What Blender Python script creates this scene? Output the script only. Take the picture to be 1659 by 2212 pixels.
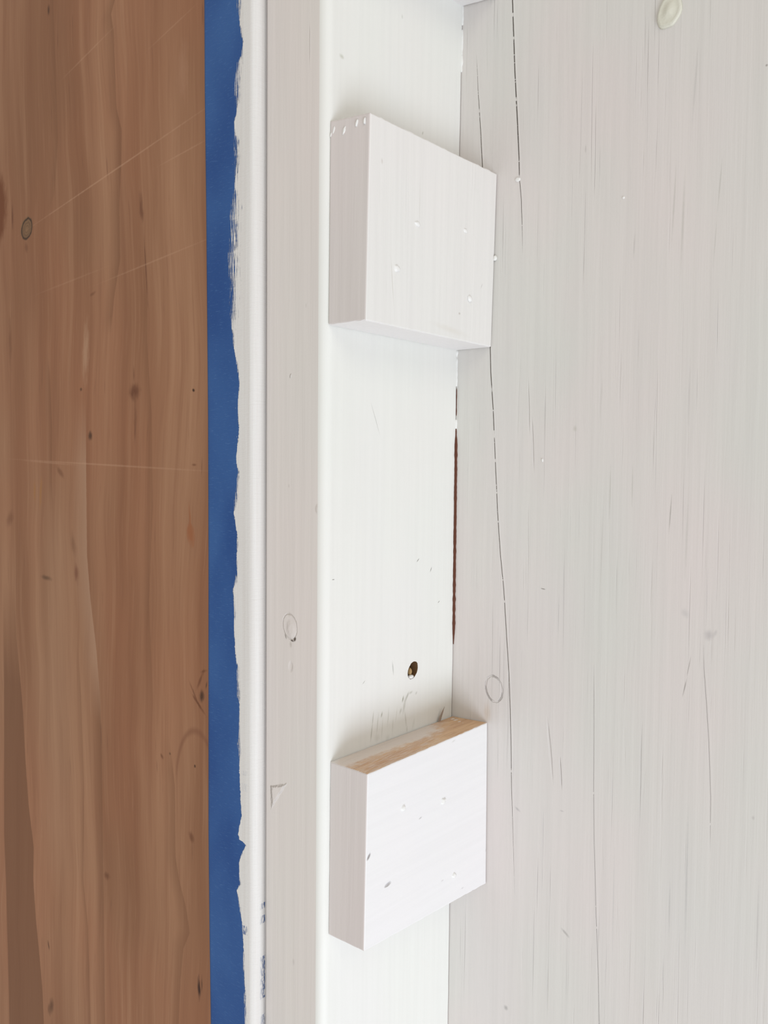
import bpy, bmesh, math, random
import numpy as np
from mathutils import Vector, Matrix, noise

for o in list(bpy.data.objects): bpy.data.objects.remove(o)
C = bpy.context.scene.collection
random.seed(7)

# ------------------------------------------------------------------ camera
CAM = Vector((0.26661601, -0.27315539, 0.00492445)); FPX = 1892.13
YAW, PITCH, ROLL = 0.70524702, 0.04625522, 0.00772232
fw = Vector((-math.sin(YAW)*math.cos(PITCH), math.cos(YAW)*math.cos(PITCH), -math.sin(PITCH)))
rt = Vector((math.cos(YAW), math.sin(YAW), 0)); up = rt.cross(fw)
rt2 = math.cos(ROLL)*rt + math.sin(ROLL)*up; up2 = -math.sin(ROLL)*rt + math.cos(ROLL)*up
cd = bpy.data.cameras.new('camera'); cam = bpy.data.objects.new('camera', cd); C.objects.link(cam)
M = Matrix((rt2, up2, -fw)).transposed().to_4x4(); M.translation = CAM; cam.matrix_world = M
cd.sensor_fit = 'VERTICAL'; cd.sensor_height = 24.0; cd.lens = FPX/2212*24.0
cd.clip_start = 0.01
bpy.context.scene.camera = cam
bpy.context.scene.cycles.max_bounces = 6; bpy.context.scene.cycles.diffuse_bounces = 3

# ------------------------------------------------------------------ light: soft room daylight + a bright doorway low on the right
sc = bpy.context.scene
sc.view_settings.view_transform = 'Standard'; sc.view_settings.look = 'None'
sc.view_settings.gamma = 1; sc.view_settings.use_curve_mapping = False
sc.view_settings.exposure = 0.0
w = bpy.data.worlds.new('room_light'); sc.world = w; w.use_nodes = True
bg = w.node_tree.nodes['Background']; bg.inputs[0].default_value = (1.0, 0.955, 0.885, 1); bg.inputs[1].default_value = 0.60
def area(name, loc, target, sx, sy, power, col):
    l = bpy.data.lights.new(name, 'AREA'); l.shape = 'RECTANGLE'; l.size = sx; l.size_y = sy; l.energy = power; l.color = col
    o = bpy.data.objects.new(name, l); C.objects.link(o); o.location = loc
    o.rotation_euler = (Vector(target)-Vector(loc)).to_track_quat('-Z', 'Y').to_euler()
    return o
area('doorway_daylight', (1.25, -0.62, -0.95), (0, 0.03, -0.05), 0.9, 0.9, 16.8, (0.88, 0.965, 1.09))
area('upper_right_fill', (1.25, -0.85, 1.05), (0, 0.05, -0.1), 1.1, 0.9, 5.2, (1.0, 0.975, 0.89))  # added fill lamp, upper right, to soften shadows on the stud side

# ------------------------------------------------------------------ measured planes (metres)
SW = 0.038      # visible width of the stud's front edge
D = 0.0967973   # depth of the stud's side
T = 0.0223161   # block thickness
PP = 0.007      # plywood sits this far proud of the stud
ZL, ZH = -0.75, 0.75
def ray(u, v): return fw + rt2*((u-829.5)/FPX) - up2*((v-1106)/FPX)
PL = {'F': (1, 0.0), 'B': (1, D), 'P': (1, -PP), 'S': (0, 0.0), 'T': (0, T)}
def P(u, v, pl, off=None):
    a, c = PL[pl]
    if off is not None: c = off
    d = ray(u, v); return CAM + d*((c-CAM[a])/d[a])
def hz(u, v, pl):
    p = P(u, v, pl); return (p.x if PL[pl][0] == 1 else p.y), p.z
def curve(pts, pl):                       # (u,v) polyline -> function of z
    q = sorted((hz(u, v, pl)[::-1] for u, v in pts))
    zs = [a for a, b in q]; hs = [b for a, b in q]
    return lambda z: np.interp(z, zs, hs)

# ------------------------------------------------------------------ node expressions
class Ex:
    nt = None
    def __init__(s, sock): s.s = sock
    @staticmethod
    def op(op, *a, clamp=False):
        n = Ex.nt.nodes.new('ShaderNodeMath'); n.operation = op; n.use_clamp = clamp
        for i, x in enumerate(a):
            if isinstance(x, Ex): Ex.nt.links.new(x.s, n.inputs[i])
            else: n.inputs[i].default_value = x
        return Ex(n.outputs[0])
    def __add__(s, o): return Ex.op('ADD', s, o)
    __radd__ = __add__
    def __sub__(s, o): return Ex.op('SUBTRACT', s, o)
    def __rsub__(s, o): return Ex.op('SUBTRACT', o, s)
    def __mul__(s, o): return Ex.op('MULTIPLY', s, o)
    __rmul__ = __mul__
    def __truediv__(s, o): return Ex.op('DIVIDE', s, o)
def mx(a, b): return Ex.op('MAXIMUM', a, b)
def mn(a, b): return Ex.op('MINIMUM', a, b)
def ab(a): return Ex.op('ABSOLUTE', a)
def sq(a): return Ex.op('SQRT', a)
def clamp(a): return Ex.op('ADD', a, 0.0, clamp=True)
def smooth(x, lo, hi, a=0.0, b=1.0):
    n = Ex.nt.nodes.new('ShaderNodeMapRange'); n.interpolation_type = 'SMOOTHSTEP'
    Ex.nt.links.new(x.s, n.inputs[0])
    for i, val in enumerate((lo, hi, a, b)):
        if isinstance(val, Ex): Ex.nt.links.new(val.s, n.inputs[i+1])
        else: n.inputs[i+1].default_value = val
    return Ex(n.outputs[0])
def attr(name):
    n = Ex.nt.nodes.new('ShaderNodeAttribute'); n.attribute_name = name; return Ex(n.outputs['Fac'])
def vec(x, y, z):
    n = Ex.nt.nodes.new('ShaderNodeCombineXYZ')
    for i, q in enumerate((x, y, z)):
        if isinstance(q, Ex): Ex.nt.links.new(q.s, n.inputs[i])
        else: n.inputs[i].default_value = q
    return n.outputs[0]
def noi(x, y, z, detail=3, rough=0.5, dist=0.0):
    n = Ex.nt.nodes.new('ShaderNodeTexNoise'); n.inputs['Scale'].default_value = 1
    n.inputs['Detail'].default_value = detail; n.inputs['Roughness'].default_value = rough; n.inputs['Distortion'].default_value = dist
    Ex.nt.links.new(vec(x, y, z), n.inputs['Vector']); return Ex(n.outputs['Fac'])
def mixc(f, a, b):
    n = Ex.nt.nodes.new('ShaderNodeMix'); n.data_type = 'RGBA'; n.clamp_factor = True
    for sock, q in ((n.inputs[0], f), (n.inputs[6], a), (n.inputs[7], b)):
        if isinstance(q, Ex): Ex.nt.links.new(q.s, sock)
        elif hasattr(q, 'is_linked'): Ex.nt.links.new(q, sock)
        elif isinstance(q, (int, float)): sock.default_value = q
        else: sock.default_value = (*q, 1)
    return n.outputs[2]
def new_mat(name):
    m = bpy.data.materials.new(name); m.use_nodes = True; Ex.nt = m.node_tree
    b = m.node_tree.nodes['Principled BSDF']
    g = m.node_tree.nodes.new('ShaderNodeNewGeometry'); s = m.node_tree.nodes.new('ShaderNodeSeparateXYZ')
    m.node_tree.links.new(g.outputs['Position'], s.inputs[0])
    return m, b, [Ex(s.outputs[i]) for i in range(3)]
def finish(b, color, height=None, rough=0.55, strength=1.0, spec=0.35):
    nt = Ex.nt
    if hasattr(color, 'is_linked'): nt.links.new(color, b.inputs['Base Color'])
    else: b.inputs['Base Color'].default_value = (*color, 1)
    if isinstance(rough, Ex): nt.links.new(rough.s, b.inputs['Roughness'])
    else: b.inputs['Roughness'].default_value = rough
    b.inputs['Specular IOR Level'].default_value = spec
    if height is not None:
        n = nt.nodes.new('ShaderNodeBump'); n.inputs['Distance'].default_value = 1.0; n.inputs['Strength'].default_value = strength
        nt.links.new(height.s, n.inputs['Height']); nt.links.new(n.outputs[0], b.inputs['Normal'])
def ell(h, z, pl, u, v, ru, rv, ang=0.0, warp=None):
    """normalised radius of an ellipse given in photo pixels on plane pl; ang in degrees, clockwise in the picture"""
    ch, cz = hz(u, v, pl)
    k = abs(hz(u+4, v, pl)[0]-hz(u-4, v, pl)[0])/8; kz = abs(hz(u, v+4, pl)[1]-hz(u, v-4, pl)[1])/8
    a = math.radians(ang); c, s = math.cos(a), math.sin(a)
    dh = (h-ch)*(1/k); dz = (cz-z)*(1/kz)      # both in picture pixels
    x = (dh*c + dz*s)*(1/ru); y = (dz*c - dh*s)*(1/rv)
    r = sq(x*x + y*y)
    return r if warp is None else r + warp
def spot(r, soft): return smooth(r, 1-soft, 1+soft*0.3, 1.0, 0.0)

def paint_mat(name, pl, col, marks=(), rings=(), dents=(), cracks=(), streak=1.0, wood=0.0, tint=0.03, rough=0.5, horiz=False):
    m, b, (X, Y, Z) = new_mat(name)
    h = Y if PL[pl][0] == 0 else X
    a, c = (Z, h) if horiz else (h, Z)
    n1 = noi(a*1500, 0.3, c*32, 3, 0.6); n2 = noi(a*420+3.1, 1.7, c*9, 3, 0.55)
    n3 = noi(h*14, 5.0, Z*9, 2); n4 = noi(h*20+9, 8.0, Z*7, 2); fine = noi(X*900, Y*900, Z*900, 2)
    wp = (noi(h*700, 2.0, Z*500, 2)-0.5)
    cl = mixc(smooth(n3, 0.25, 0.75), tuple(k*f for k, f in zip(col, (1+tint*.6, 1-tint*.5, 1-tint*.2))), tuple(k*f for k, f in zip(col, (1-tint*.7, 1.0, 1-tint*.3))))
    cl = mixc(smooth(n4, 0.45, 0.75)*0.5, cl, tuple(k*f for k, f in zip(col, (.985, .975, 1.0))))
    cl = mixc(smooth(n2, 0.30, 0.75)*0.16*streak, cl, tuple(k*.72 for k in col))
    ht = n1*0.00006*streak + n2*0.00009*streak + fine*0.000022
    if wood:   # grain fissures showing through the paint
        g1 = smooth(noi(a*1100+7, 4.0, c*11, 2, .5, .2), 0.63, 0.74)*smooth(noi(a*45, 6.0, c*10, 2), 0.42, 0.62)
        g2 = smooth(noi(a*330+2, 9.0, c*13, 3, .6), 0.60, 0.74)*smooth(noi(a*25, 16.0, c*5, 2), 0.40, 0.6)
        cl = mixc(g1*0.24*wood, cl, tuple(k*.52 for k in col)); cl = mixc(g2*0.22*wood, cl, tuple(k*.66 for k in col))
        ht = ht - g1*0.00018*wood - g2*0.00010*wood
    for (u, v, ru, rv, ang, cc, soft, st) in marks:
        k = spot(ell(h, Z, pl, u, v, ru, rv, ang, wp*0.5), soft)*st
        cl = mixc(k, cl, cc)
    for (u, v, ru, rv, ang, wd, st, tone) in rings:
        r = ell(h, Z, pl, u, v, ru, rv, ang, wp*0.16)
        k = smooth(ab(r-1.0), 0.0, wd, 1.0, 0.0)
        ht = ht - k*0.00025
        cl = mixc(k*st*smooth(noi(h*150, 3, Z*110, 2), .44, .56), cl, tone)
    for (kind, args, dep) in dents:
        if kind == 'ell': k = spot(ell(h, Z, pl, *args, wp*0.3), 0.6)
        else:
            k = None
            for (p0, p1) in zip(args, args[1:]+args[:1]):      # clockwise polygon in pixels
                (ax, az), (bx, bz) = hz(*p0, pl), hz(*p1, pl)
                L = math.hypot(bx-ax, bz-az); e = (h-ax)*(-(bz-az)/L) + (Z-az)*((bx-ax)/L)
                k = e if k is None else mx(k, e)
            k = smooth(k + wp*0.0014, -0.0014, 0.0002, 1.0, 0.0)
        ht = ht - k*dep
    for nm, cc in cracks:
        d = attr(nm); wd = attr(nm+'_w')
        brk = smooth(noi(2.0, 3.3, Z*230, 3, .7), 0.36, 0.42)
        k = smooth(ab(d + wp*0.00016)/mx(wd, 1e-6), 0.55, 1.1, 1.0, 0.0)*brk*smooth(wd, 0.00001, 0.00006)
        cl = mixc(k, cl, cc)
        ht = ht - k*0.0006 + smooth(ab(d-0.0006), 0.0, 0.0007, 1.0, 0.0)*smooth(wd, 0.00003, 0.0002)*0.00012
    finish(b, cl, ht, rough)
    return m

GREY = (0.16, 0.14, 0.12); DK = (0.07, 0.05, 0.035); LT = (0.88, 0.88, 0.86)
PAINT = (0.80, 0.785, 0.765)
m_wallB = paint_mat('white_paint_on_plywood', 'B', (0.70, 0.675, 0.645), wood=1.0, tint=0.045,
    marks=[(1531, 1372, 11, 13, 0, (.45, .42, .42), .9, .55), (1545, 1368, 4, 9, 20, (.45, .42, .42), .8, .4), (1480, 1325, 9, 12, -30, (.5, .48, .48), .9, .4),
           (1488, 1440, 1.2, 24, 10, GREY, .8, .5), (1479, 1485, 1.6, 22, 12, GREY, .8, .5), (1173, 1272, 6, 1.3, 8, GREY, .6, .7), (1242, 926, 5, 7, 0, (.5, .48, .42), .9, .5),
           (1448, 1110, 1.6, 44, 3, (.3, .28, .25), .9, .6), (1221, 2015, 12, 3.2, 38, (.35, .33, .32), .9, .6), (1093, 2177, 5, 6, 0, (.3, .29, .28), .9, .6),
           (1118, 1748, 8, 3, 35, (.42, .4, .4), .9, .6), (1214, 1752, 5, 2, 0, (.45, .42, .42), .9, .6), (1627, 1767, 4, 5, 0, (.45, .43, .42), .9, .5),
           (1656, 141, 3, 3, 0, GREY, .8, .6), (1265, 322, 2, 10, 0, (.45, .42, .4), .9, .5), (1370, 530, 2, 30, 2, (.45, .42, .4), .9, .4),
           (1475, 480, 3, 110, 1, (.47, .45, .41), .9, .45), (1456, 440, 2.4, 90, 2, (.47, .45, .41), .9, .5), (1502, 180, 3, 90, 3, (.5, .48, .46), .9, .45),
           (1555, 400, 2, 60, 4, (.47, .45, .41), .9, .5), (1545, 520, 1.6, 60, 3, (.47, .45, .41), .9, .4), (1318, 1060, 1.6, 60, 0, (.47, .45, .41), .9, .5),
           (1366, 1050, 1.8, 50, 0, (.47, .45, .41), .9, .5), (1300, 1180, 2, 110, 1, (.5, .48, .45), .9, .4), (1483, 1160, 3, 100, 1, (.5, .48, .45), .9, .4),
           (1483, 1900, 3, 160, 0, (.48, .47, .46), .9, .5), (1446, 1960, 2, 60, 0, (.48, .47, .46), .9, .5), (1636, 2010, 2.5, 120, 0, (.48, .46, .45), .9, .5),
           (1325, 1950, 1.5, 130, 0, (.48, .47, .46), .9, .4), (1052, 1540, 9, 24, 0, (.55, .42, .30), .9, .35)],
    rings=[(1067, 1488, 17, 27, -8, .10, .55, GREY), (1067, 1488, 19, 29, -8, .05, .4, DK)],
    dents=[('ell', (1142, 880, 2, 60, -2), .0003), ('ell', (1151, 960, 2, 60, -3), .0003), ('ell', (1188, 1620, 3, 70, -6), .0003), ('ell', (1211, 1670, 2, 35, -4), .0004)],
    cracks=[('crack_a', (.10, .085, .07)), ('crack_b', (.11, .09, .07)), ('crack_c', (.40, .38, .36)), ('crack_d', (.42, .39, .37))])
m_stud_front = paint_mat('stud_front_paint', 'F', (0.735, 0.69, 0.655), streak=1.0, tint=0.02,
    marks=[(637, 1381, 3, 6, 15, DK, .6, .95), (631, 1384, 4, 2.4, 15, DK, .6, .9), (617, 1374, 1.5, 7, -15, GREY, .7, .7), (628, 1392, 3, 8, 0, (.42, .38, .33), .9, .5),
           (625, 1327, 4, 6, 0, (.55, .5, .44), .9, .5), (634, 2078, 3, 8, 0, (.5, .46, .44), .9, .4), (661, 660, 1, 6, 0, (.45, .42, .38), .9, .5), (624, 1050, 1.2, 5, 0, (.45, .42, .38), .9, .5)],
    rings=[(626, 1353, 15, 27, -6, .10, .35, (.45, .40, .33))],
    dents=[('poly', [(584, 1697), (621, 1692), (586, 1748)], -.0009), ('ell', (670, 95, 1.2, 45, 0), -.00018), ('ell', (628, 1360, 9, 20, -6), -.0004),
           ('ell', (628, 1440, 5, 12, 0), .00025), ('ell', (688, 1100, 7, 12, 0), -.0003), ('ell', (628, 812, 2, 5, 10), -.0004)])
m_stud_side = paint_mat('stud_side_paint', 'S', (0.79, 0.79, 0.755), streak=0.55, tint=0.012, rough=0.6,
    marks=[(811, 905, .8, 40, -16, (.3, .28, .26), .8, .45), (903, 1210, .9, 5, 35, GREY, .7, .8), (931, 1230, .9, 6, 15, GREY, .7, .8), (720, 1252, 3, 1.2, 0, GREY, .7, .8), (948, 1300, .9, 3, 40, GREY, .7, .7),
           (849, 1443, 1.3, 16, -5, (.4, .4, .37), .8, .7), (786, 1474, .8, 5, 40, GREY, .8, .6), (738, 122, 6, 5, 40, (.4, .4, .3), .9, .5), (867, 37, 2, 6, 0, (.55, .55, .5), .9, .5), (912, 288, 1.5, 5, 10, (.4, .4, .32), .9, .6),
           *[(p[0], p[1]+4, p[2], p[3], p[4], (.30, .29, .22), 1.0, p[5]) for p in [(803, 1578, 1.4, 22, 6, .5), (806, 1548, 1.2, 16, 6, .5), (816, 1560, 1.1, 26, 5, .4), (825, 1540, 1.5, 7, 10, .8), (826, 1570, 1.0, 26, 3, .3),
            (839, 1545, 1.0, 22, 4, .35), (849, 1565, 1.0, 20, 2, .3), (857, 1540, .9, 18, 6, .3), (871, 1506, 1.8, 8, 12, .9), (874, 1520, 3.0, 20, 8, .40), (880, 1500, 2.4, 11, 22, .6), (866, 1532, 2.5, 8, 14, .4), (888, 1492, 5, 3, -30, .4),
            (900, 1493, 2, 4, 20, .4), (877, 1550, 1.6, 20, -6, .35), (880, 1572, 1.5, 8, 0, .35), (894, 1560, 3, 14, 10, .15), (815, 1590, 7, 9, 0, .16), (838, 1590, 5, 9, 0, .14)]],
           (860, 1575, 30, 26, 0, (.62, .62, .56), 1.0, .12)])
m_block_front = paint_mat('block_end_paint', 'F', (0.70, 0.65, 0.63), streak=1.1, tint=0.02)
m_block_up = paint_mat('upper_block_paint', 'T', (0.78, 0.765, 0.74), streak=0.8, tint=0.015, wood=.35,
    marks=[(994, 677, 2.2, 3, 0, (.45, .4, .36), .8, .7), (825, 348, 2.5, 7, 0, (.62, .58, .54), .9, .7), (848, 610, .9, 60, -4, (.58, .55, .5), .9, .7), (906, 440, .8, 60, 0, (.62, .6, .56), .9, .6),
           (1041, 618, 1, 7, 15, (.5, .47, .44), .9, .6), (975, 712, 40, 8, 8, (.68, .64, .58), 1.0, .4)])
m_block_low = paint_mat('lower_block_paint', 'T', (0.80, 0.79, 0.79), streak=0.5, tint=0.01, rough=.6, horiz=True,
    marks=[(797, 1850, 2.2, 7, 28, (.28, .25, .24), .7, .9), (838, 1910, 7.5, 3.2, -20, (.36, .34, .33), .8, .85), (908, 1767, 4, 1.8, -25, (.42, .4, .4), .8, .7), (1050, 1832, 1.2, 7, 20, (.42, .4, .4), .8, .7),
           (980, 1601, 5, 2, -20, (.6, .58, .56), .9, .6), (955, 1902, 3, 2, 0, (.55, .53, .53), .9, .6), (998, 1918, 3, 2, 0, (.55, .53, .53), .9, .6)],
    dents=[('ell', (797, 1850, 2.5, 8, 28), .0006), ('ell', (838, 1910, 8, 4, -20), .0006)])

def flat_paint(name, col, rough=.5, bump=.00006):
    m, b, (X, Y, Z) = new_mat(name)
    n = noi(X*500, Y*500, Z*500, 3, .6)
    finish(b, mixc(smooth(n, .3, .7), tuple(k*.97 for k in col), col), n*bump, rough); return m
m_nib = flat_paint('paint_lump', (0.82, 0.81, 0.79), .4)
m_bottom = flat_paint('block_underside_paint', (0.80, 0.775, 0.765))

def bare_wood(name, paint_wash):
    m, b, (X, Y, Z) = new_mat(name)
    g = noi(X*900, Y*60, Z*900, 4, .6, .4); g2 = noi(X*160+3, Y*24, Z*160, 3, .5, .6)
    cl = mixc(smooth(g2, .3, .7), (.56, .35, .215), (.66, .44, .26)); cl = mixc(smooth(g, .45, .75)*.55, cl, (.40, .215, .12))
    if paint_wash:      # thin dragged paint along the rear edge and the left corner
        t_ = X/T; yy = Y/D
        n = noi(X*350, Y*160, 2.0, 4, .65); n2_ = noi(X*1800, Y*130, 1.0, 3, .7)
        edge = smooth(yy + t_*0.55 + (n-.5)*.12, 0.08, 0.30, 1.0, 0.0)
        back = smooth(t_ + (n-.5)*.6 - smooth(yy, .1, .9)*.1, 0.32, 0.60, 1.0, 0.0)
        gone = smooth(yy+(n-.5)*.3+t_*.25, 0.75, 0.95, 1.0, 0.0)
        wash = mx(edge, back*gone*0.75)
        wash = mx(wash, smooth(n2_, .45, .6)*.40*gone)
        wash = mx(wash, smooth(t_, .93, 1.0)*.5*smooth(n, .4, .55))
        cl = mixc(wash, cl, (.72, .68, .64))
    finish(b, cl, g*.0002, .7); return m
m_bare = bare_wood('bare_sawn_wood', True)

def plywood():
    m, b, (X, Y, Z) = new_mat('bare_plywood'); pl = 'P'
    wq = noi(X*6, 0.0, Z*5, 2)-.5; wf = noi(X*30, 1.0, Z*16, 2)-.5
    xs = X + wq*0.035 + wf*0.004
    big = noi(xs*26, 2.0, Z*2.2, 2, .5); mid = noi(xs*120, 7.0, Z*4.5, 3, .55); fine = noi(xs*600, 4.0, Z*22, 3, .6); vf = noi(xs*1700, 9.0, Z*60, 2, .6)
    cl = mixc(smooth(big, .32, .68), (.245, .110, .053), (.350, .180, .098))
    cl = mixc(smooth(noi(X*9+4, 12., Z*6, 2), .4, .7)*.45, cl, (.34, .135, .066))
    cl = mixc(smooth(mid, .50, .70)*.40, cl, (.215, .085, .040))
    cl = mixc(smooth(mid, .47, .30)*.25, cl, (.46, .26, .15))
    cl = mixc(smooth(fine, .48, .72)*.26, cl, (.22, .095, .05)); cl = mixc(smooth(fine, .45, .25)*.22, cl, (.45, .25, .15))
    dash = smooth(noi(xs*420+5, 14., Z*26, 2, .5), .66, .74)*smooth(noi(X*22, 19., Z*14, 1), .40, .6)
    cl = mixc(dash*.5, cl, (.145, .055, .028))
    cl = mixc(attr('pale')*0.55, cl, (.41, .245, .15))
    jit = (noi(3.0, 8.0, Z*260, 3, .7)-0.5)*.0009
    for i, wd in enumerate((None, .010, .009, .010, .006, .006, .016, .006, .004)):
        d = attr('edge_%d' % i) + jit; st = attr('edge_%d_s' % i); k = smooth(d, -.0003, .0004)
        k = k*smooth(attr('edge_far'), -.0003, .0012) if wd is None else k*clamp(1.0 - d*(1/wd))
        if i == 6: cl = mixc(k*ab(st), cl, (.41, .245, .155))
        else: cl = mixc(k*st*.85, cl, (.170, .072, .032))
    wp = noi(X*420, 5.0, Z*160, 3)-.5
    def S(u, v, ru, rv, ang, cc, soft, st, wpk=1.2):
        nonlocal cl
        cl = mixc(spot(ell(X, Z, pl, u, v, ru, rv, ang, wp*wpk), soft)*st, cl, cc)
    K = (.055, .022, .010); Bn = (.13, .045, .018)
    S(-22, 458, 38, 100, 0, (.16, .048, .014), .25, .95, .3)
    S(57, 493, 14, 26, 6, (.20, .115, .055), .3, .8, .4); S(57, 535, 4, 12, 0, Bn, .9, .5)
    S(27, 470, 2, 34, 0, Bn, .9, .8); S(105, 22, 3, 12, 0, K, .9, .8); S(290, 846, 13, 19, 0, (.11, .032, .012), .9, .8); S(289, 810, 2, 20, 0, Bn, .9, .6); S(292, 905, 4, 50, 0, Bn, .9, .4)
    S(195, 941, 6, 10, 0, K, .9, .85); S(418, 843, 3, 4, -20, K, .7, 1); S(100, 1248, 13, 6, 8, (.12, .06, .03), .9, .8); S(420, 1004, 7, 3, 0, Bn, .9, .6)
    S(175, 841, 3, 4, 0, K, .9, .7); S(165, 1238, 6, 22, -4, (.17, .06, .03), .9, .7); S(158, 1175, 6, 30, -8, (.2, .09, .045), .9, .6)
    S(305, 450, 5, 32, -5, (.15, .055, .025), .9, .8); S(315, 580, 1.2, 90, -3, (.12, .04, .02), .9, .8); S(200, 635, 8, 4, -30, Bn, .9, .5)
    S(412, 1155, 9, 26, -6, (.30, .105, .04), .6, .85); S(410, 1115, 2.5, 30, -4, (.30, .105, .04), .9, .7); S(88, 1062, 3, 36, 3, (.33, .15, .05), .9, .8); S(75, 1062, 3, 26, 0, (.33, .15, .05), .9, .7)
    S(436, 1505, 6, 15, 0, K, .8, .9); S(428, 1520, 3, 26, -38, Bn, .8, .8); S(432, 1470, 3, 26, 18, Bn, .9, .7); S(446, 1480, 2, 10, 10, K, .9, .7); S(420, 1500, 2, 34, -24, Bn, .9, .6); S(440, 1450, 3, 9, 60, Bn, .9, .6)
    S(430, 2135, 4, 26, -2, (.03, .008, .004), .8, .95); S(436, 2128, 1.5, 18, 0, K, .8, .8); S(421, 1655, 2.2, 4, 0, K, .7, .9); S(413, 1808, 6, 13, -14, Bn, .9, .7); S(367, 1628, 2.5, 4, 0, K, .8, .7); S(350, 1634, 3, 7, -20, Bn, .9, .7)
    S(231, 1892, 7, 9, 20, Bn, .9, .7); S(105, 2042, 2, 10, -8, (.09, .035, .015), .8, .8); S(110, 2175, 6, 22, 10, (.10, .04, .018), .9, .75); S(22, 740, 4, 60, 0, Bn, .9, .4)
    S(130, 1020, 5, 16, -30, Bn, .9, .5); S(22, 1120, 8, 20, 15, Bn, .9, .45); S(185, 760, 8, 70, 2, (.48, .30, .19), .95, .5); S(395, 150, 12, 70, 0, (.40, .215, .13), .95, .4)
    for (u, v, rr, ang, st) in ((235, 376, 215, -16.5, .5), (395, 330, 60, -10, .3), (190, 115, 66, -24, .3), (330, 565, 130, -9, .33), (225, 1004, 235, 3.4, .4), (110, 1000, 60, 5, .3), (370, 60, 60, -22, .25), (150, 608, 80, -8, .2)):
        cl = mixc(spot(ell(X, Z, pl, u, v, rr, 2.4, ang, wp*.8), .9)*st*.7, cl, (.55, .33, .21))
    r = ell(X, Z, pl, 58, 494, 11, 21, 6, wp*.3); cl = mixc(smooth(ab(r-1), .0, .22, 1, 0)*.9, cl, (.03, .014, .008))
    for q in (0.35, 0.65): r = ell(X, Z, pl, 58, 495, 11*q, 21*q, 6, wp*.5); cl = mixc(smooth(ab(r-1), .0, .3, 1, 0)*.4, cl, (.07, .03, .018))
    # arched growth ring beside the tape
    r = ell(X, Z, pl, 425, 1700, 46, 125, 0, wq*.3); up_ = smooth(Z, hz(425, 1720, pl)[1], hz(425, 1660, pl)[1])
    cl = mixc(smooth(ab(r-1.0), .0, .10, 1, 0)*.55*up_, cl, (.19, .075, .038))
    finish(b, cl, fine*.00006 + vf*.00003 - dash*.0001, .6, spec=.3); return m
m_ply = plywood()

def tape_mat():
    m, b, (X, Y, Z) = new_mat('blue_masking_tape_with_paint')
    a = attr('solid'); d = attr('dry'); gap = attr('gap'); arc = attr('arc')
    st = noi(arc*2600, 1.0, Z*75, 4, .65); jag = noi(arc*900, 4.0, Z*900, 3, .65); jag2 = noi(1.5, 4.5, Z*420, 3, .6)
    solid = smooth(a + (jag-.5)*.0022 + (jag2-.5)*.0022, -.00004, .00010)
    cov = clamp((d + (jag-.5)*.0012)/mx(d - a, 1e-5))
    dry = smooth(st + cov*.26 + (jag2-.5)*.14, .57, .615)*smooth(d + (st-.5)*.0016 + (jag-.5)*.0010, .0, .0002)
    tiny = smooth(noi(arc*1500, 8.0, Z*520, 2, .5), .71, .75)*smooth(d, -.0035, -.0002)*attr('fleck')
    mask = mx(mx(solid, dry), tiny)
    miss = smooth(noi(arc*1300, 6.0, Z*330, 3, .6), .46, .52)*gap
    mask = mn(mask, 1.0-clamp(miss))
    cr = noi(X*300, 2.0, Z*2200, 3, .6, .6); cr2 = noi(X*1400, 3.0, Z*2600, 2, .6)
    wv = noi(X*25, 3., Z*18, 2)
    blue = mixc(smooth(wv, .3, .7), (.014, .068, .245), (.030, .105, .305))
    blue = mixc(smooth(cr, .55, .75)*.40, blue, (.10, .22, .45)); blue = mixc(smooth(cr2, .68, .8)*.30, blue, (.15, .26, .46))
    n2 = noi(arc*500, 6.0, Z*11, 3, .6); thin = smooth(noi(arc*1100+3, 8.0, Z*16, 3, .6), .62, .80)
    white = mixc(smooth(n2, .3, .7), (.715, .69, .668), (.755, .74, .722))
    white = mixc(thin*.16, white, (.33, .38, .50))
    cl = mixc(mask, blue, white)
    ht = cr*.00013 + cr2*.00005 + mask*.00012 + n2*.00012*mask + noi(arc*1900, 2.0, Z*40, 3, .6)*.00005
    finish(b, cl, ht, .58, spec=.3); return m
m_tape = tape_mat()
m_splint = flat_paint('splinter_wood', (.34, .27, .22), .8)
m_gap = flat_paint('unpainted_red_brown_gap', (.11, .035, .018), .8)
m_dark = flat_paint('dark_hole_wood', (.16, .085, .035), .8)
m_back = flat_paint('rough_framing_wood', (.36, .22, .13), .8)
m_caulk = flat_paint('caulk', (.82, .82, .79), .45)

# ------------------------------------------------------------------ mesh helpers
def mesh_obj(name, verts, faces, mats, parent=None, midx=None, smooth_sh=False, attrs=None, origin=None):
    me = bpy.data.meshes.new(name)
    if origin is not None: verts = [tuple(Vector(v)-Vector(origin)) for v in verts]
    me.from_pydata([tuple(v) for v in verts], [], faces); me.update()
    for mm in (mats if isinstance(mats, (list, tuple)) else [mats]): me.materials.append(mm)
    if midx is not None: me.polygons.foreach_set('material_index', midx)
    me.polygons.foreach_set('use_smooth', [smooth_sh]*len(me.polygons))
    for k, vals in (attrs or {}).items():
        at = me.attributes.new(k, 'FLOAT', 'POINT'); at.data.foreach_set('value', np.asarray(vals, dtype=np.float32))
    o = bpy.data.objects.new(name, me); C.objects.link(o)
    if origin is not None: o.location = origin
    if parent is not None:
        o.parent = parent; o.location = Vector(origin if origin is not None else (0, 0, 0)) - parent.location
    return o
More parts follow.
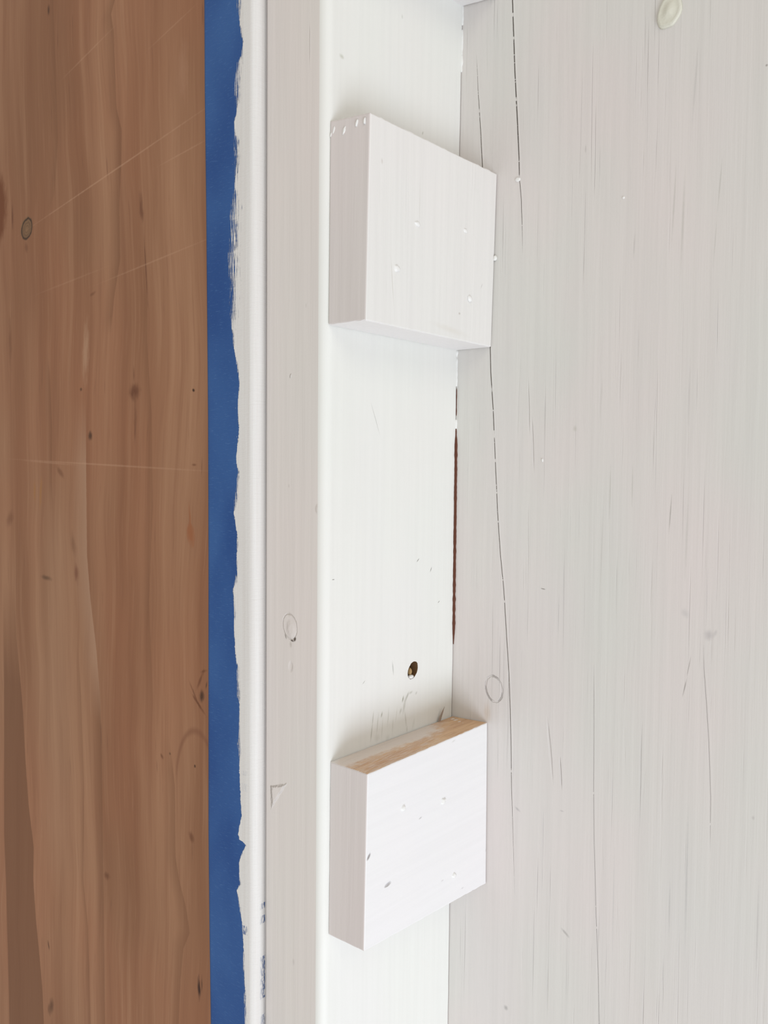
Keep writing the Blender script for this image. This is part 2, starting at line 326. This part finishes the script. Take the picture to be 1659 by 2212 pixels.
def extrude_profile(name, prof, zs, mats, attr_fn=None, mat_seg=None, closed=True, **kw):
    """prof(z) -> list of (x,y); rows along z"""
    n = len(prof(zs[0])); verts = []; faces = []; midx = []
    for z in zs: verts += [(x, y, z) for x, y in prof(z)]
    segs = n if closed else n-1
    for r in range(len(zs)-1):
        for i in range(segs):
            j = (i+1) % n; faces.append((r*n+i, r*n+j, (r+1)*n+j, (r+1)*n+i)); midx.append(mat_seg[i] if mat_seg else 0)
    if closed:
        faces.append(tuple(range(n))[::-1]); midx.append(mat_seg[-1] if mat_seg else 0)
        faces.append(tuple((len(zs)-1)*n+i for i in range(n))); midx.append(mat_seg[-1] if mat_seg else 0)
    at = attr_fn(np.array(verts), n) if attr_fn else None
    return mesh_obj(name, verts, faces, mats, midx=midx, attrs=at, **kw)
zrows = np.unique(np.concatenate([np.linspace(ZL, -.36, 12), np.linspace(-.36, .34, 560), np.linspace(.34, ZH, 12)]))

# ------------------------------------------------------------------ right-hand wall sheet with its checks
crA = curve([(1105, -60), (1107, 0), (1112, 150), (1118, 270), (1121, 340), (1122, 385), (1126, 430), (1128, 500), (1129, 560)], 'B')
crB = curve([(1020, 20), (1029, 110), (1033, 200), (1038, 280), (1042, 360), (1059, 757), (1060, 800), (1062, 835), (1065, 880), (1068, 950), (1071, 1020), (1075, 1110), (1081, 1200), (1088, 1270), (1094, 1370), (1099, 1450), (1102, 1530), (1104, 1620), (1105, 1700), (1108, 1800), (1111, 1900), (1115, 2040)], 'B')
crC = curve([(1283, 1420), (1283, 1560), (1282, 1700), (1283, 1800), (1287, 1960), (1292, 2100), (1294, 2212)], 'B')
crD = curve([(1519, 1380), (1521, 1450), (1526, 1520), (1531, 1600), (1535, 1720), (1534, 1850)], 'B')
def zof(v, u, pl='B'): return hz(u, v, pl)[1]
def wfun(pts, u, pl='B', s=1.0):
    q = sorted((zof(v, u, pl), wd*.00019*s) for v, wd in pts); return lambda z: np.interp(z, [a for a, _ in q], [b_ for _, b_ in q], left=0, right=0)
wA = wfun([(-400, 1.4), (0, 1.5), (300, 1.5), (378, 1.1), (384, 0), (388, 0), (392, .8), (470, .7), (520, .3), (560, 0)], 1118)
wB = wfun([(90, 0), (130, .35), (220, .8), (360, 1.1), (757, 1.2), (836, 1.3), (838, 0), (842, 0), (844, 1.3), (938, 1.1), (941, 0), (945, 0), (947, 1.0), (1400, .9), (1650, .8), (1760, .5), (1860, .25), (1960, 0)], 1080)
wC = wfun([(1420, 0), (1500, .5), (2212, .6), (2400, .4)], 1285)
wD = wfun([(1380, 0), (1460, .5), (1760, .5), (1850, 0)], 1530)
xs_cols = [-.18, -.03, .0, .02, .05, .10, .2, .95]
def wall_attrs(V, n):
    z = V[:, 2]; x = V[:, 0]
    return {'crack_a': x-crA(z), 'crack_a_w': wA(z), 'crack_b': x-crB(z), 'crack_b_w': wB(z), 'crack_c': x-crC(z), 'crack_c_w': wC(z), 'crack_d': x-crD(z), 'crack_d_w': wD(z)}
def wall_prof(z): return [(x, D) for x in xs_cols] + [(x, D+.018) for x in xs_cols[::-1]]
nseg = len(xs_cols)
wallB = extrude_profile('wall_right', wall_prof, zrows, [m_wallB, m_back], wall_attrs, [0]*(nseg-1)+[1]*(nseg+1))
wallB['kind'] = 'structure'; wallB['label'] = 'white brush-painted plywood wall behind the blocks, with fine vertical checks'

# knot and plug on that wall
def dome(name, u, v, pl, ru, rv, h, mat, parent, seed=0, ang=0, irr=.12, rim=None, n=28, rings=7):
    c = P(u, v, pl); a = PL[pl][0]
    k = abs(hz(u+4, v, pl)[0]-hz(u-4, v, pl)[0])/8; kz = abs(hz(u, v+4, pl)[1]-hz(u, v-4, pl)[1])/8
    e1 = Vector((1, 0, 0)) if a == 1 else Vector((0, 1, 0)); nrm = Vector((0, -1, 0)) if a == 1 else Vector((1, 0, 0)); e3 = Vector((0, 0, 1))
    vs = [c + nrm*h]; fs = []
    al = math.radians(ang)
    for r in range(1, rings+1):
        q = r/rings; hh = h*(math.sqrt(max(0, 1-q**3))) - (0.0002 if r == rings else 0)
        if rim: hh = h*(.75+.25*math.cos(q*5)) if r < rings-1 else (h*.6 if r == rings-1 else -.0003)
        for i in range(n):
            t = 2*math.pi*i/n; w_ = 1+irr*noise.noise(Vector((math.cos(t)*1.3+seed, math.sin(t)*1.3, seed*2.1)))*2
            x = ru*q*w_*math.cos(t); y = rv*q*w_*math.sin(t)
            x, y = x*math.cos(al)-y*math.sin(al), x*math.sin(al)+y*math.cos(al)
            vs.append(c + e1*(x*k) - e3*(y*kz) + nrm*hh)
    for i in range(n): fs.append((0, 1+i, 1+(i+1) % n) if a == 0 else (0, 1+(i+1) % n, 1+i))
    for r in range(rings-1):
        for i in range(n):
            q = [1+r*n+i, 1+(r+1)*n+i, 1+(r+1)*n+(i+1) % n, 1+r*n+(i+1) % n]; fs.append(tuple(q) if a == 0 else tuple(q[::-1]))
    fs.append(tuple(1+(rings-1)*n+i for i in range(n)))
    return mesh_obj(name, vs, fs, mat, parent, smooth_sh=True, origin=tuple(c))
m_plug = flat_paint('yellowed_plug_paint', (.68, .665, .57), .5, .0002)
dome('knot_plug', 1447, 24, 'B', 27, 39, .0020, m_plug, wallB, 3, 14, .08, rim=True)
for (u, v, ru, rv, hh) in ((1119, 388, 6, 5, .0006), (1347, 427, 3, 3, .0004), (1172, 994, 2, 4, .0005)):
    dome('paint_lump', u, v, 'B', ru, rv, hh, m_nib, wallB, u*.1)

# ------------------------------------------------------------------ stud: painted front edge and side face
sb = curve([(1000, -150), (1000, 10), (993, 330), (987, 757), (979, 1390), (976, 1546), (971, 2000), (968, 2212), (967, 2400)], 'B')
RR = .0042
def stud_prof(z):
    xb = float(sb(z)); j = .00012*noise.noise(Vector((z*90, 0, 0)))
    pts = [(-.062, D-.0004), (-.062, .00005), (-.050, .00005), (-SW-.0006, .00005), (-SW+.0003, .0016), (-SW+.0008, 0), (-SW*.5, 0), (-RR, 0)]
    pts += [(-RR+RR*math.sin(t)+j, RR-RR*math.cos(t)) for t in np.radians([12, 25, 38, 51, 64, 77, 90])]
    pts += [(xb*.3, D*.35), (xb*.7, D*.7), (xb+j, D-.0004)]
    return pts
np_ = 16
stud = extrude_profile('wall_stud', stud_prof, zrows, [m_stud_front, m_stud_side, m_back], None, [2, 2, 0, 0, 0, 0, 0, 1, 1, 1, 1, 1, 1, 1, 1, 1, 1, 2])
for i, p in enumerate(stud.data.polygons):
    p.use_smooth = False
stud['label'] = 'white-painted upright wall stud carrying the three blocks on its side face'; stud['category'] = 'stud'
stud.location = (0, 0, 0)
# bored hole through the paint, cut into the stud's side
hc = P(892, 1448, 'S'); ky = abs(hz(896, 1448, 'S')[0]-hz(888, 1448, 'S')[0])/8; kz = abs(hz(892, 1452, 'S')[1]-hz(892, 1444, 'S')[1])/8
bm = bmesh.new(); nn = 22; ring = []
for x in (-.006, .004):
    rr_ = []
    for i in range(nn):
        t = 2*math.pi*i/nn; wv = 1+.10*noise.noise(Vector((math.cos(t)*2, math.sin(t)*2, 4)))
        a_ = math.cos(t)*10.5*wv; b_ = math.sin(t)*19*wv; a2 = a_*math.cos(.2)-b_*math.sin(.2); b2 = a_*math.sin(.2)+b_*math.cos(.2)
        rr_.append(bm.verts.new((x, hc.y + a2*ky, hc.z - b2*kz)))
    ring.append(rr_)
for i in range(nn): bm.faces.new((ring[0][i], ring[0][(i+1) % nn], ring[1][(i+1) % nn], ring[1][i]))
bm.faces.new(ring[0][::-1]); bm.faces.new(ring[1]); bmesh.ops.recalc_face_normals(bm, faces=bm.faces)
cme = bpy.data.meshes.new('cut'); bm.to_mesh(cme); bm.free(); cme.materials.append(m_dark)
cut = bpy.data.objects.new('cut', cme); C.objects.link(cut)
md = stud.modifiers.new('hole', 'BOOLEAN'); md.object = cut; md.operation = 'DIFFERENCE'; md.solver = 'EXACT'; md.material_mode = 'TRANSFER'
dg = bpy.context.evaluated_depsgraph_get(); nm = bpy.data.meshes.new_from_object(stud.evaluated_get(dg))
stud.modifiers.clear(); stud.data = nm; nm.name = 'wall_stud'
for p in nm.polygons: p.use_smooth = (-.00002 < p.center.y < RR and p.center.x > -RR-.0001 and len(p.vertices) == 4)
bpy.data.objects.remove(cut)
# loose chip and paint pooled in the hole
def lump3(name, c, r, mat, parent, seed, sub=2):
    bm = bmesh.new(); bmesh.ops.create_icosphere(bm, subdivisions=sub, radius=1)
    for v in bm.verts:
        f = 1+.25*noise.noise(v.co*1.4+Vector((seed, 0, 0))); v.co = Vector((v.co.x*r[0]*f, v.co.y*r[1]*f, v.co.z*r[2]*f))
    me = bpy.data.meshes.new(name); bm.to_mesh(me); bm.free(); me.materials.append(mat)
    me.polygons.foreach_set('use_smooth', [True]*len(me.polygons))
    o = bpy.data.objects.new(name, me); C.objects.link(o); o.parent = parent; o.location = Vector(c)-parent.location; return o
m_chip = flat_paint('pale_wood_chip', (.42, .27, .12), .7)
ch = lump3('wood_chip', (-.0022, hc.y+.0000, hc.z-.0008), (.0014, .0011, .0022), m_chip, stud, 2)
pb = lump3('paint_lump', (-.0012, hc.y-.0003, hc.z-.0034), (.0012, .0022, .0011), m_nib, stud, 5)

# corner caulk, ragged, and the open gap where it has not been filled
def bead(name, pts, mat, parent, amp=.4, seed=0, bulge=1.0):
    n = len(pts); vs = []; fs = []; m_ = 6
    for i, (p, r) in enumerate(pts):
        q = r*(1+amp*noise.noise(Vector((p[2]*400, seed, 0))))
        for k in range(m_):
            t = 2*math.pi*k/m_; vs.append((p[0]+q*math.cos(t)*bulge, p[1]+q*math.sin(t), p[2]))
    for i in range(n-1):
        for k in range(m_): fs.append((i*m_+k, i*m_+(k+1) % m_, (i+1)*m_+(k+1) % m_, (i+1)*m_+k))
    fs.append(tuple(range(m_))[::-1]); fs.append(tuple((n-1)*m_+k for k in range(m_)))
    return mesh_obj(name, vs, fs, mat, parent, smooth_sh=True)
def corner_pts(v0, v1, r, step=3, dx=0, dy=0):
    out = []
    for v in np.arange(v0, v1, step):
        z = P(990, v, 'B').z; t = (v-v0)/(v1-v0); e = min(1, t*12, (1-t)*12)+.15
        out.append(((float(sb(z))+dx, D+dy, z), r*e))
    return out
for i, (a_, b_) in enumerate(((14, 60), (66, 125), (120, 160), (752, 800), (790, 836), (905, 928))):
    bead('caulk_bead', corner_pts(a_, b_, .00055), m_caulk, stud, .9, i*3.3)
bead('open_gap', corner_pts(922, 1396, .00085, dx=.0002, dy=-.0001), m_gap, stud, .35, 9)
bead('open_gap', corner_pts(838, 900, .00022, dx=.0002), m_gap, stud, .5, 19)

# ------------------------------------------------------------------ plywood sheet, left
cb1 = curve([(30, 1250), (36, 1380), (45, 1480), (50, 1540), (55, 1640), (62, 1740), (73, 1830), (72, 1900), (78, 1990), (85, 2060), (92, 2140), (95, 2212), (100, 2400)], 'P')
cb0 = curve([(8, 1480), (8, 1800), (12, 1900), (20, 2212)], 'P')
cb2 = curve([(262, -50), (240, 30), (246, 70), (250, 200), (252, 235), (263, 280), (262, 350), (258, 440), (260, 560), (247, 640), (238, 740)], 'P')
cb3 = curve([(185, 740), (186, 1000), (188, 1200), (196, 1300), (208, 1400), (216, 1500), (220, 1600), (222, 1800), (224, 1950), (227, 2212), (230, 2400)], 'P')
cb4 = curve([(365, 1530), (367, 1600), (378, 1700), (379, 1850), (387, 1900), (402, 1960), (410, 2015), (396, 2050), (390, 2120), (386, 2212), (386, 2400)], 'P')
cb5 = curve([(100, 740), (107, 800), (113, 930), (112, 1040), (120, 1200)], 'P')
cb6 = curve([(115, 0), (120, 150), (125, 300), (118, 420), (110, 440)], 'P')
cb7 = curve([(318, 540), (318, 740), (328, 900), (330, 1100), (322, 1300), (330, 1500)], 'P')
cb8 = curve([(168, 1380), (175, 1500), (182, 1700), (180, 1900), (190, 2000), (196, 2212)], 'P')
zP = lambda v, u=200: P(u, v, 'P').z
def win(z, v0, v1, f=40):
    a_, b_, g_ = zP(v1), zP(v0), abs(zP(0)-zP(f)); return np.clip((z-a_)/g_, 0, 1)*np.clip((b_-z)/g_, 0, 1)
def ply_attrs(V, n):
    x, z = V[:, 0], V[:, 2]; A = {}
    for i, (c, st) in enumerate(((cb1, .9*win(z, 1290, 2900, 260)), (cb2, .60*win(z, -400, 730)), (cb3, .60*win(z, 1440, 2900, 120)), (cb4, .55*win(z, 1530, 2900, 80)),
                                 (cb5, .50*win(z, 730, 1120, 80)), (cb6, .50*win(z, -400, 430, 80)), (cb3, -.75*win(z, 860, 1560, 150)), (cb7, .45*win(z, 560, 1500, 120)), (cb8, .5*win(z, 1400, 2900, 100)))):
        A['edge_%d' % i] = c(z)-x; A['edge_%d_s' % i] = st
    A['edge_far'] = x-cb0(z)
    A['pale'] = .5*np.exp(-((x-hz(120, 1300, 'P')[0])/.018)**2)*win(z, 1000, 2000, 200)
    return A
PX0 = -.95; pe = -SW                # sheet runs to the stud's front edge
EDGE_R = .0035
cols = list(np.linspace(PX0, -.30, 6)) + list(np.linspace(-.285, -.075, 30)) + [pe-.02]
def arc_pts(off):
    R_ = EDGE_R + off; cx, cy = pe-EDGE_R, -PP+EDGE_R
    return [(cx+R_*math.sin(t), cy-R_*math.cos(t)) for t in np.radians(np.linspace(0, 90, 10))]
def ply_prof(z): return [(x, -PP) for x in cols] + arc_pts(-.00005) + [(pe-.00005, -.0001), (PX0, -.0001)]
npf = len(ply_prof(0))
wallP = extrude_profile('wall_left', ply_prof, zrows[::2], [m_ply], ply_attrs, smooth_sh=False)
wallP['kind'] = 'structure'; wallP['label'] = 'bare reddish-brown plywood wall to the left of the blue tape'

# ------------------------------------------------------------------ masking tape, wrapped round the sheet's edge, painted over
OFF = .00018
TS = [(0,527),(25,525),(50,524),(76,527),(89,527.5),(121,526),(139,525),(177,525),(215,524),(240,514),(266,507),(290,512),(304,524),(354,523),(390,514),(405,510),(420,522),(456,525),(506,525),(557,524),(600,521),(626,521),(677,519),(702,512),(752,507),(790,516),(828,519),(879,516),(930,518),(955,516),(975,513),(990,511),(1005,513),(1018,519),(1056,517),(1081,517),(1095,512),(1107,506),(1125,510),(1150,514),(1176,516),(1201,514),(1237,517),(1257,514),(1272,505),(1290,507),(1310,510),(1328,512),(1353,507),(1400,509),(1429,511),(1439,519),(1467,520),(1505,520),(1518,519),(1568,521),(1606,522),(1632,522),(1657,518),(1726,520),(1764,523),(1785,519),(1802,515),(1815,518),(1820,528),(1826,534),(1836,528),(1848,523),(1866,517),(1891,519),(1911,523),(1919,517),(1924,512),(1932,517),(1942,519),(1993,524),(2031,527),(2082,531),(2132,532),(2158,533),(2209,537),(2260,536)]
TD = [(0,512),(25,512),(50,515),(76,520),(89,525),(121,521),(139,509),(177,507),(215,508),(240,511),(266,506),(304,506),(354,507),(405,506),(456,498),(506,495),(557,493),(600,495),(626,495),(677,497),(702,499),(752,505),(790,512),(828,517),(879,513),(930,516),(990,510),(1018,514),(1056,510),(1081,506),(1107,505),(1150,512),(1201,511),(1237,511),(1272,503),(1328,506),(1353,505),(1429,510),(1439,512),(1467,511),(1505,512),(1518,517),(1568,517),(1606,513),(1632,516),(1657,517.5),(1764,522),(1802,514),(1826,531),(1848,520),(1866,516),(1911,517),(1924,511),(1993,523),(2031,525),(2082,525),(2132,529),(2158,527),(2209,528),(2260,528)]
ts = curve([(b_, a_) for a_, b_ in TS], 'P'); td = curve([(b_, a_) for a_, b_ in TD], 'P')
tl = curve([(441, -60), (442, 0), (443, 200), (446, 450), (450, 900), (451, 1200), (451, 1600), (451, 1800), (453, 2000), (456, 2212), (457, 2300)], 'P')
def tape_prof(z):
    x0 = float(tl(z)); c0 = [x0, x0+.001, (x0+pe-EDGE_R)/2] + [pe-EDGE_R-.006, pe-EDGE_R-.003]
    fr = [(x, -PP-OFF) for x in c0] + arc_pts(OFF) + [(pe+OFF, -.0001)]
    bk = [(pe+.00002, -.0001)] + arc_pts(.00002)[::-1] + [(x, -PP-.00002) for x in c0[::-1]]
    return fr + bk
NT = len(tape_prof(0)); NF = 5+10+1
tz = np.unique(np.concatenate([np.linspace(ZL, -.36, 6), np.linspace(-.36, .34, 1500), np.linspace(.34, ZH, 6)]))
def tape_attrs(V, n):
    V = V.reshape(-1, n, 3); rows = V.shape[0]
    f = V[:, :NF]; seg = np.concatenate([np.zeros((rows, 1)), np.cumsum(np.linalg.norm(np.diff(f, axis=1), axis=2), axis=1)], axis=1)
    arc = f[:, :1, 0] + seg                      # unrolled x: equals x on the flat part
    z = f[:, :, 2]
    full = lambda q: np.concatenate([q, q[:, ::-1]], axis=1).ravel()
    a_ = arc - ts(z); d_ = arc - td(z)
    end = arc[:, -1:]
    vz = lambda v, u=570: P(u, v, 'F').z
    def band(v0, v1): return ((z < vz(v0)) & (z > vz(v1))).astype(float)
    nearend = np.clip(1-(end-arc-.0006)/.0010, 0, 1)
    gap = nearend*(band(1946, 1958)+band(1972, 1990)+band(2060, 2152)+.75*band(2186, 2240))
    xg = P(526, 1690, 'P').x; gap += .8*np.exp(-((arc-xg)/.0006)**2)*(band(1662, 1674)+band(1690, 1706))
    xg = P(528, 2005, 'P').x; gap += .9*np.exp(-((arc-xg)/.0009)**2)*band(1996, 2014)
    xg = P(560, 1800, 'P').x; gap += .35*np.exp(-((arc-xg)/.0005)**2)*band(1785, 1815)
    fl = band(270, 620)*.9 + band(800, 960)*1.0 + .15
    return {'solid': full(a_), 'dry': full(d_), 'arc': full(arc), 'gap': full(gap), 'fleck': full(np.clip(fl, 0, 1))}
tape = extrude_profile('masking_tape', tape_prof, tz, [m_tape], tape_attrs, smooth_sh=False)
for p in tape.data.polygons:
    if len(p.vertices) == 4: p.use_smooth = True
tape['label'] = 'blue masking tape strip with ragged white paint along its right side'; tape['category'] = 'tape'

# ------------------------------------------------------------------ blocks screwed on the stud's side
def block(name, c, label, mats, seed, N=(10, 44, 44), rnd=.0006, rag=(1., 1.)):
    """c: dict of the eight corners flt frt brt blt flb frb brb blb (front/back, left/right, top/bottom)"""
    V = {k: Vector(v) for k, v in c.items()}
    org = (V['flb']+V['brb']+V['frb']+V['blb'])/4
    vid = {}; verts = []; faces = []; midx = []
    def tri(a, b, t):   # a: x 0..1, b: y 0..1, t: z 0..1
        lo = (V['flb']*(1-b)+V['blb']*b)*(1-a) + (V['frb']*(1-b)+V['brb']*b)*a
        hi = (V['flt']*(1-b)+V['blt']*b)*(1-a) + (V['frt']*(1-b)+V['brt']*b)*a
        return lo*(1-t)+hi*t
    dims = ((V['frb']-V['flb']).length, (V['brb']-V['frb']).length, (V['frt']-V['frb']).length)
    def par(i, n, L):    # grid denser at the ends
        e = rnd/L
        if i == 0: return 0.
        if i == n: return 1.
        return e + (1-2*e)*(i-1)/(n-2)
    def get(i, j, k):
        key = (i, j, k)
        if key in vid: return vid[key]
        a, b, t = par(i, N[0], dims[0]), par(j, N[1], dims[1]), par(k, N[2], dims[2])
        ends = [(i in (0, N[0])), (j in (0, N[1])), (k in (0, N[2]))]
        p = tri(a, b, t)
        if sum(ends) >= 2:
            ce = Vector(p)
            # pull edge points in, raggedly along the sawn top and bottom
            sx = (1 if i == 0 else -1 if i == N[0] else 0); sy = (1 if j == 0 else -1 if j == N[1] else 0); sz = (1 if k == 0 else -1 if k == N[2] else 0)
            q = rnd*.32
            p = p + Vector((sx*q, sy*q, sz*q))
            if k in (0, N[2]):
                g = rag[0] if k else rag[1]
                p.z += g*.00042*noise.noise(Vector((p.y*900+seed, p.x*700, seed))) + g*.0002*noise.noise(Vector((p.y*2500, p.x*2500, seed)))
        vid[key] = len(verts); verts.append(tuple(p)); return vid[key]
    def face(ax, side, mi):
        r = [range(N[q]) for q in range(3) if q != ax]
        for s in r[0]:
            for t in r[1]:
                def g(ds, dt):
                    idx = [s+ds, t+dt]; idx.insert(ax, N[ax] if side else 0); return get(*idx)
                f = [g(0, 0), g(1, 0), g(1, 1), g(0, 1)]
                if (ax == 1) == bool(side): f = f[::-1]
                faces.append(tuple(f)); midx.append(mi)
    face(0, 0, 1); face(0, 1, 1); face(1, 0, 0); face(1, 1, 0); face(2, 0, 3); face(2, 1, 2)
    o = mesh_obj(name, verts, faces, mats, midx=midx, origin=tuple(org))
    bm = bmesh.new(); bm.from_mesh(o.data); bmesh.ops.recalc_face_normals(bm, faces=bm.faces); bm.to_mesh(o.data); bm.free()
    o['label'] = label; o['category'] = 'wood block'; o['group'] = 'painted blocks on the stud'
    return o
e = .00002
def corners(flt, frt, brt, blt, flb, frb, brb, blb):
    d = {}
    for k, uv in (('flt', flt), ('flb', flb)): p = P(*uv, 'S'); d[k] = (e, p.y, p.z)
    for k, uv in (('frt', frt), ('frb', frb)): p = P(*uv, 'T'); d[k] = tuple(p)
    for k, uv in (('brt', brt), ('brb', brb)): p = P(*uv, 'B'); d[k] = (p.x, D-.0003, p.z)
    for k, q in (('blt', blt), ('blb', blb)):
        if isinstance(q, tuple): p = P(*q, 'B'); z = p.z
        else: z = q
        d[k] = (e, D-.0003, z)
    return d
up_c = corners((713, 262), (800, 242), (1075, 376), None, (709, 702), (790, 692), (1062, 750), (987, 757)) if False else None
pz = P(1075, 376, 'B').z
U = corners((713, 262), (800, 242), (1075, 376), pz+.0005, (709, 702), (790, 692), (1062, 750), (987, 757))
L = corners((713, 1645), (794, 1672), (1054, 1560), (976, 1546), (709, 2019), (786, 2056), (1051, 1908), P(1051, 1908, 'B').z)
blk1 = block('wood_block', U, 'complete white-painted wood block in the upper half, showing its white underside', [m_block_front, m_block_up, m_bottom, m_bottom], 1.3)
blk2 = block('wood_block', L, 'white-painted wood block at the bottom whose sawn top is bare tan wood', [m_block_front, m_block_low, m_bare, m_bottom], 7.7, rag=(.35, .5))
# third block: only its lower rear corner reaches into the frame
tb = P(1003, 13, 'B').z; t2 = P(1056, 2, 'B').z
H3 = U['frt'][2]-U['frb'][2]
T3 = {'flb': (e, .003, tb-.0005), 'frb': (T, .003, t2), 'brb': (T-.0003, D-.0003, t2), 'blb': (e, D-.0003, tb)}
for k in list(T3): T3[k[:2]+'t'] = (T3[k][0], T3[k][1], T3[k][2]+H3)
blk3 = block('wood_block', T3, 'white-painted wood block cut off by the top edge, only its lower rear corner showing', [m_block_front, m_block_up, m_bottom, m_bottom], 4.1)

# paint-covered nail heads
for (u, v, ru, rv, s) in ((901, 484, 5, 7, 1), (1004, 499, 4.2, 6, 2), (857, 580, 6, 8, 3), (1015, 646, 3.6, 7, 4)):
    dome('nail_head', u, v, 'T', ru, rv, .0009, m_nib, blk1, s, -10, .3, n=14, rings=4)
for (u, v, ru, rv, s) in ((871, 1746, 4.5, 7, 5), (957, 1730, 5, 7, 6), (980, 1891, 4, 6.5, 7)):
    dome('nail_head', u, v, 'T', ru, rv, .0009, m_nib, blk2, s, 0, .3, n=14, rings=4)
# paint caught in the chips along the upper block's end
for (u, v, ru, rv, ang, s) in ((722, 282, 3, 10, 14, 1), (744, 282, 3, 10, 14, 2), (771, 266, 2.5, 9, 8, 3), (788, 262, 2.2, 8, 4, 4), (716, 292, 2, 6, 10, 5)):
    q = dome('paint_lump', u, v, 'F', ru, rv, .0006, m_nib, blk1, s+10, ang, .3, n=12, rings=4)
    c = P(u, v, 'F', .0028); q.location = c - blk1.location
c = P(1071, 558, 'B'); lump3('paint_lump', (c.x, c.y-.0006, c.z), (.0011, .0009, .0014), m_caulk, blk1, 3)
# shadow-dark sliver where the upper block stands off the wall is real: the block stops 0.3 mm short
# splinter standing on the lower block's top
b0 = P(948, 1558, 'S', .0008); tip = P(959, 1526, 'S', .0008)
vs = []; fs = []
for k, (q, wd) in enumerate(((0, .0009), (.35, .0007), (.7, .0004), (1, .00008))):
    c = b0.lerp(tip, q) + Vector((.0004*q, 0, 0))
    for sx, sy in ((-.35, -1), (.35, -1), (.35, 1), (-.35, 1)): vs.append((c.x+sx*wd, c.y+sy*wd, c.z - (.0006 if k == 0 else 0)))
for k in range(3):
    for i in range(4): j = (i+1) % 4; fs.append((k*4+i, k*4+j, k*4+4+j, k*4+4+i))
fs += [(3, 2, 1, 0), (12, 13, 14, 15)]
sp = mesh_obj('splinter', vs, fs, m_splint, blk2, origin=tuple(b0)); sp['label'] = 'upright brown wood splinter'
for i, (u, v) in enumerate(((985, 1556), (992, 1560), (1000, 1563), (978, 1553))):
    p0 = P(u, v, 'S', .004); r_ = random.Random(i)
    zt = L['blt'][2]
    c = ray(u, v); c = CAM + c*((zt-CAM.z)/c.z)
    c.y = min(c.y, D-.002)
    lump3('wood_crumb', (c.x, c.y, zt-.0001), (.0010+.0004*r_.random(), .0022, .0006), flat_paint('painted_crumb', (.66, .55, .46), .7), blk2, i, 1)
